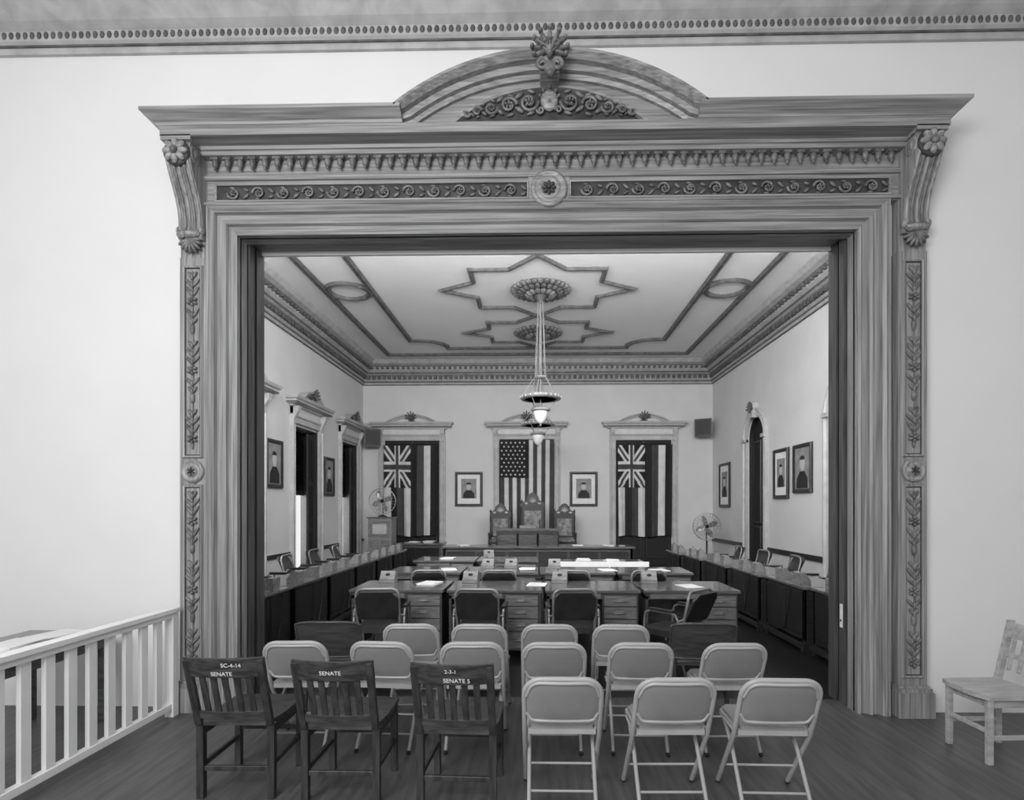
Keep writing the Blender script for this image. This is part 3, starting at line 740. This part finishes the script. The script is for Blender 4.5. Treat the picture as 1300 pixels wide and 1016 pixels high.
# ---------- rostrum ----------
b=MB(); b.box(-2.3,2.3,13.6,16.0,0,.3,DARK2); b.box(-2.33,2.33,13.55,13.6,.26,.3,DESK); b.obj('rostrum_platform')
b=MB()
b.box(-2.15,2.15,0,.7,.76,.80,DTOP); b.box(-2.1,2.1,.03,.08,0,.76,DARK2); b.box(-2.1,-2.04,.03,.68,0,.76,DARK2); b.box(2.04,2.1,.03,.68,0,.76,DARK2)
for i in range(6): frect(b,-2.03+i*.685,-2.03+i*.685+.62,.12,.68,.03,[(0,0),(0,.02),(.03,.02),(.04,0)],DESK)
o=b.obj('clerk_desk',.004); o.location=(.0,12.6,0)
for x in (-1.7,.9,1.6): papers(x,12.9,.801,3)
b=MB()
b.box(-.82,.82,0,.7,.80,.86,DTOP); b.box(-.76,.76,.04,.66,0,.8,DESK); b.box(-.80,.80,.0,.7,.0,.08,DESK)
for i in range(3): frect(b,-.72+i*.49,-.72+i*.49+.46,.14,.72,.04,[(0,0),(0,.025),(.03,.025),(.045,0)],DARK2)
b.box(-.2,.2,.1,.4,.86,.93,BOXL); b.tube([(.3,.2,.86),(.3,.18,1.02)],.01,BLK); b.ell((.3,.17,1.04),(.02,.03,.02),BLK)
o=b.obj('president_desk',.005); o.location=(-.25,13.75,.3)
def throne(h,w):
    b=MB();hw=w/2
    for s in (-1,1):
        b.lathe([(.03,0),(.02,.1),(.032,.2),(.028,.45),(.03,.5),(.024,h*.6),(.03,h*.75),(.02,h*.82),(.035,h*.85),(.0,h*.9)],DARK2,(s*hw,.5,0),12)
        b.lathe([(.03,0),(.02,.08),(.035,.2),(.03,.45),(.022,.5),(.03,.66)],DARK2,(s*hw,.0,0),12)
        b.obox((s*hw,.24,.68),(.06,.56,.04),RZ(0),DARK2)
    b.box(-hw,hw,-.02,.5,.40,.47,DARK2); b.box(-hw+.03,hw-.03,0,.48,.47,.52,UPH)
    b.box(-hw,hw,.48,.52,.55,h*.78,DARK2); b.box(-hw+.07,hw-.07,.465,.48,.6,h*.72,UPH)
    P=[(-hw-.02,h*.78),(-hw-.02,h*.83),(-hw*.6,h*.88),(-hw*.5,h*.94),(-hw*.2,h*.99),(0,h),(hw*.2,h*.99),(hw*.5,h*.94),(hw*.6,h*.88),(hw+.02,h*.83),(hw+.02,h*.78)]
    b.prism(P,.47,.53,'y',DARK2)
    anth(b,(0,.46,h*.85),.13,CASE,.02,7,1.3)
    for s in (-1,1): b.ell((s*hw*.6,.46,h*.83),(.05,.015,.03),CASE)
    b.box(-hw,hw,.0,.03,.12,.16,DARK2)
    return b
o=throne(1.78,.6).obj('carved_armchair'); place(o,(-.14,15.0,.3))
c1=throne(1.48,.54).obj('carved_armchair'); place(c1,(-1.02,14.95,.3)); inst(c1,(.72,14.95,.3))
# ---------- fans, cabinet, speakers ----------
def fan(h,stand=True):
    b=MB()
    if stand:
        b.lathe([(.2,0),(.2,.02),(.05,.05),(.02,.07),(.02,h-.38),(.03,h-.36)],BLK,n=20)
    else: b.lathe([(.12,0),(.12,.02),(.04,.04),(.02,.06)],BLK,n=20)
    b.tube([(0,.08,h-.38 if stand else .06),(0,.12,h-.15),(0,.1,h)],.018,BLK)
    b.lathe([(.02,-.02),(.07,0),(.08,.1),(.05,.16),(.0,.16)],BLK,(0,0.02,h),16,Matrix.Rotation(-pi/2,3,'X'))
    for rr,yy in ((.34,0),(.33,-.05),(.33,.05),(.24,-.08),(.14,-.09),(.06,-.095)):
        b.tube([(rr*math.cos(k*pi/16),yy,h+rr*math.sin(k*pi/16)) for k in range(32)],.006,WIRE,5,True)
    for k in range(24):
        a=k*pi/12; b.tube([(r*math.cos(a),y,h+r*math.sin(a)) for r,y in ((.05,-.095),(.2,-.085),(.31,-.06),(.34,0),(.31,.06),(.1,.09))],.003,WIRE,4)
    for k in range(4):
        a=k*pi/2+.4; b.ell((.15*math.cos(a),-.01,h+.15*math.sin(a)),(.13,.012,.075),STEEL,RY(-a)@RX(.4),10,6)
    b.ell((0,-.03,h),(.04,.05,.04),BLK)
    return b.obj('electric_fan')
f1=fan(.40,False); place(f1,(-4.0,14.5,1.432),.2)
f2=fan(1.2,True); place(f2,(4.2,14.2,0),-.2)
b=MB(); b.box(-.3,.3,0,.5,.08,1.40,BOXL); b.box(-.33,.33,-.03,.53,1.40,1.43,DTOP); b.box(-.32,.32,-.02,.52,0,.08,DESK)
for s in (-1,1): b.box(s*.14-.12,s*.14+.12,-.015,0,.15,.85,DRAW); b.ell((s*.03,-.02,.5),(.012,.012,.012),STEEL)
b.box(-.26,.26,-.015,0,.92,1.33,DRAW); b.box(-.18,.18,-.02,-.014,1.0,1.25,CASE)
o=b.obj('wooden_cabinet',.004); place(o,(-4.0,14.25,0))
b=MB(); b.box(-.6,.6,-.3,.3,.72,.76,DTOP); b.box(-.55,.55,-.26,.26,.64,.72,DESK)
for sx in (-1,1):
    for sy in (-1,1): b.box(sx*.52-.03,sx*.52+.03,sy*.23-.03,sy*.23+.03,0,.64,DESK)
o=b.obj('side_table',.004); place(o,(-3.0,14.6,0)); papers(-3.2,14.6,.761,4); papers(-2.8,14.55,.761,6)
for s,X,z in ((1,XL+.02,3.42),(-1,XR-.02,3.68)):
    b=MB(); b.prism([(-.24,-.12),(.24,-.12),(.16,.13),(-.16,.13)],0,.5,'z',FRD)
    b.box(-.2,.2,-.13,-.12,.04,.46,BLK); b.box(-.03,.03,.13,.3,.2,.26,STEEL)
    o=b.obj('wall_speaker'); o.location=(X+s*.32,YB-.32,z); o.rotation_euler=(.0,0,s*.5)
# ---------- railing on left ----------
b=MB(); X=-2.97
b.box(X-.045,X+.045,2.6,4.58,.84,.875,WHITE); b.box(X-.03,X+.03,2.6,4.58,.80,.84,WHITE); b.box(X-.025,X+.025,2.6,4.58,.06,.11,WHITE)
y=2.72
while y<4.5:
    b.box(X-.015,X+.015,y-.035,y+.035,.11,.80,WHITE); y+=.165
for yy in (2.64,4.54): b.box(X-.035,X+.035,yy-.035,yy+.035,0,.84,WHITE)
b.obj('white_railing',.003)
b=MB(); b.box(-.35,.35,-.5,.5,.66,.70,DTOP); b.box(-.31,.31,-.46,.46,.58,.66,DESK)
for sx in (-1,1):
    for sy in (-1,1): b.box(sx*.29-.025,sx*.29+.025,sy*.44-.025,sy*.44+.025,0,.58,DESK)
o=b.obj('hall_table',.004); place(o,(-3.75,4.0,0)); papers(-3.6,3.8,.701,8); papers(-3.65,4.2,.701,5)
# ---------- light side chair at right ----------
b=MB()
b.prism([(-.21,-.2),(.2,-.21),(.2,.21),(-.21,.2),(-.24,.1),(-.24,-.1)],.43,.46,'z',LWOOD)
b.box(-.18,.17,-.17,.17,.37,.43,LWOOD)
for s in (-1,1):
    b.box(-.2,-.165,s*.17-.018,s*.17+.018,0,.43,LWOOD)
    b.prism([(.16,.0),(.20,0),(.2,.44),(.30,.88),(.265,.88),(.16,.44)],s*.18-.018,s*.18+.018,'y',LWOOD)
    b.box(-.17,.17,s*.17-.01,s*.17+.01,.16,.19,LWOOD)
R=RY(.22)
b.obox((.272,0,.81),(.02,.38,.11),R,LWOOD); b.obox((.235,0,.64),(.015,.36,.04),R,LWOOD)
for k in range(4): b.obox((.235,-.12+.08*k,.66),(.012,.03,.26),R,LWOOD)
b.box(-.19,-.17,-.16,.16,.2,.23,LWOOD)
o=b.obj('side_chair',.004); place(o,(3.14,3.97,0),.05)

# ---------- lights ----------
wd=bpy.data.worlds.new('World'); sc.world=wd; wd.use_nodes=True
wd.node_tree.nodes['Background'].inputs[0].default_value=(1,1,1,1); wd.node_tree.nodes['Background'].inputs[1].default_value=0.9
def area(name,loc,rot,sx,sy,e):
    l=bpy.data.lights.new(name,'AREA'); l.shape='RECTANGLE'; l.size=sx;l.size_y=sy;l.energy=e
    o=bpy.data.objects.new(name,l); sc.collection.objects.link(o); o.location=loc;o.rotation_euler=rot
area('hall_fill',(-2.2,-1.5,3.8),(math.radians(80),0,math.radians(-18)),3,2,320)  # added fill behind the camera, brightens the doorway wall
area('room_fill',(0,5.6,4.95),(math.radians(95),0,0),8,.8,390)  # added fill hidden behind the lintel, stands for no fixture
area('ceiling_fill',(0,5.55,4.5),(math.radians(118),0,0),8,.5,230)  # second hidden fill, aimed upward to brighten the ceiling; no such lamp exists
for i,c in enumerate(LW): area('daylight_%d'%i,(XL-1.0,c,1.9),(0,math.radians(-90),0),3.2,1.6,180)
# ---------- camera ----------
cam=bpy.data.cameras.new('camera'); co=bpy.data.objects.new('camera',cam); sc.collection.objects.link(co); sc.camera=co
co.location=(0,0,1.7); co.rotation_euler=(pi/2,0,math.atan(.0208))
cam.sensor_width=36; cam.lens=720/1300*36; cam.shift_y=135/1300; cam.shift_x=-18/1300; cam.clip_start=.05
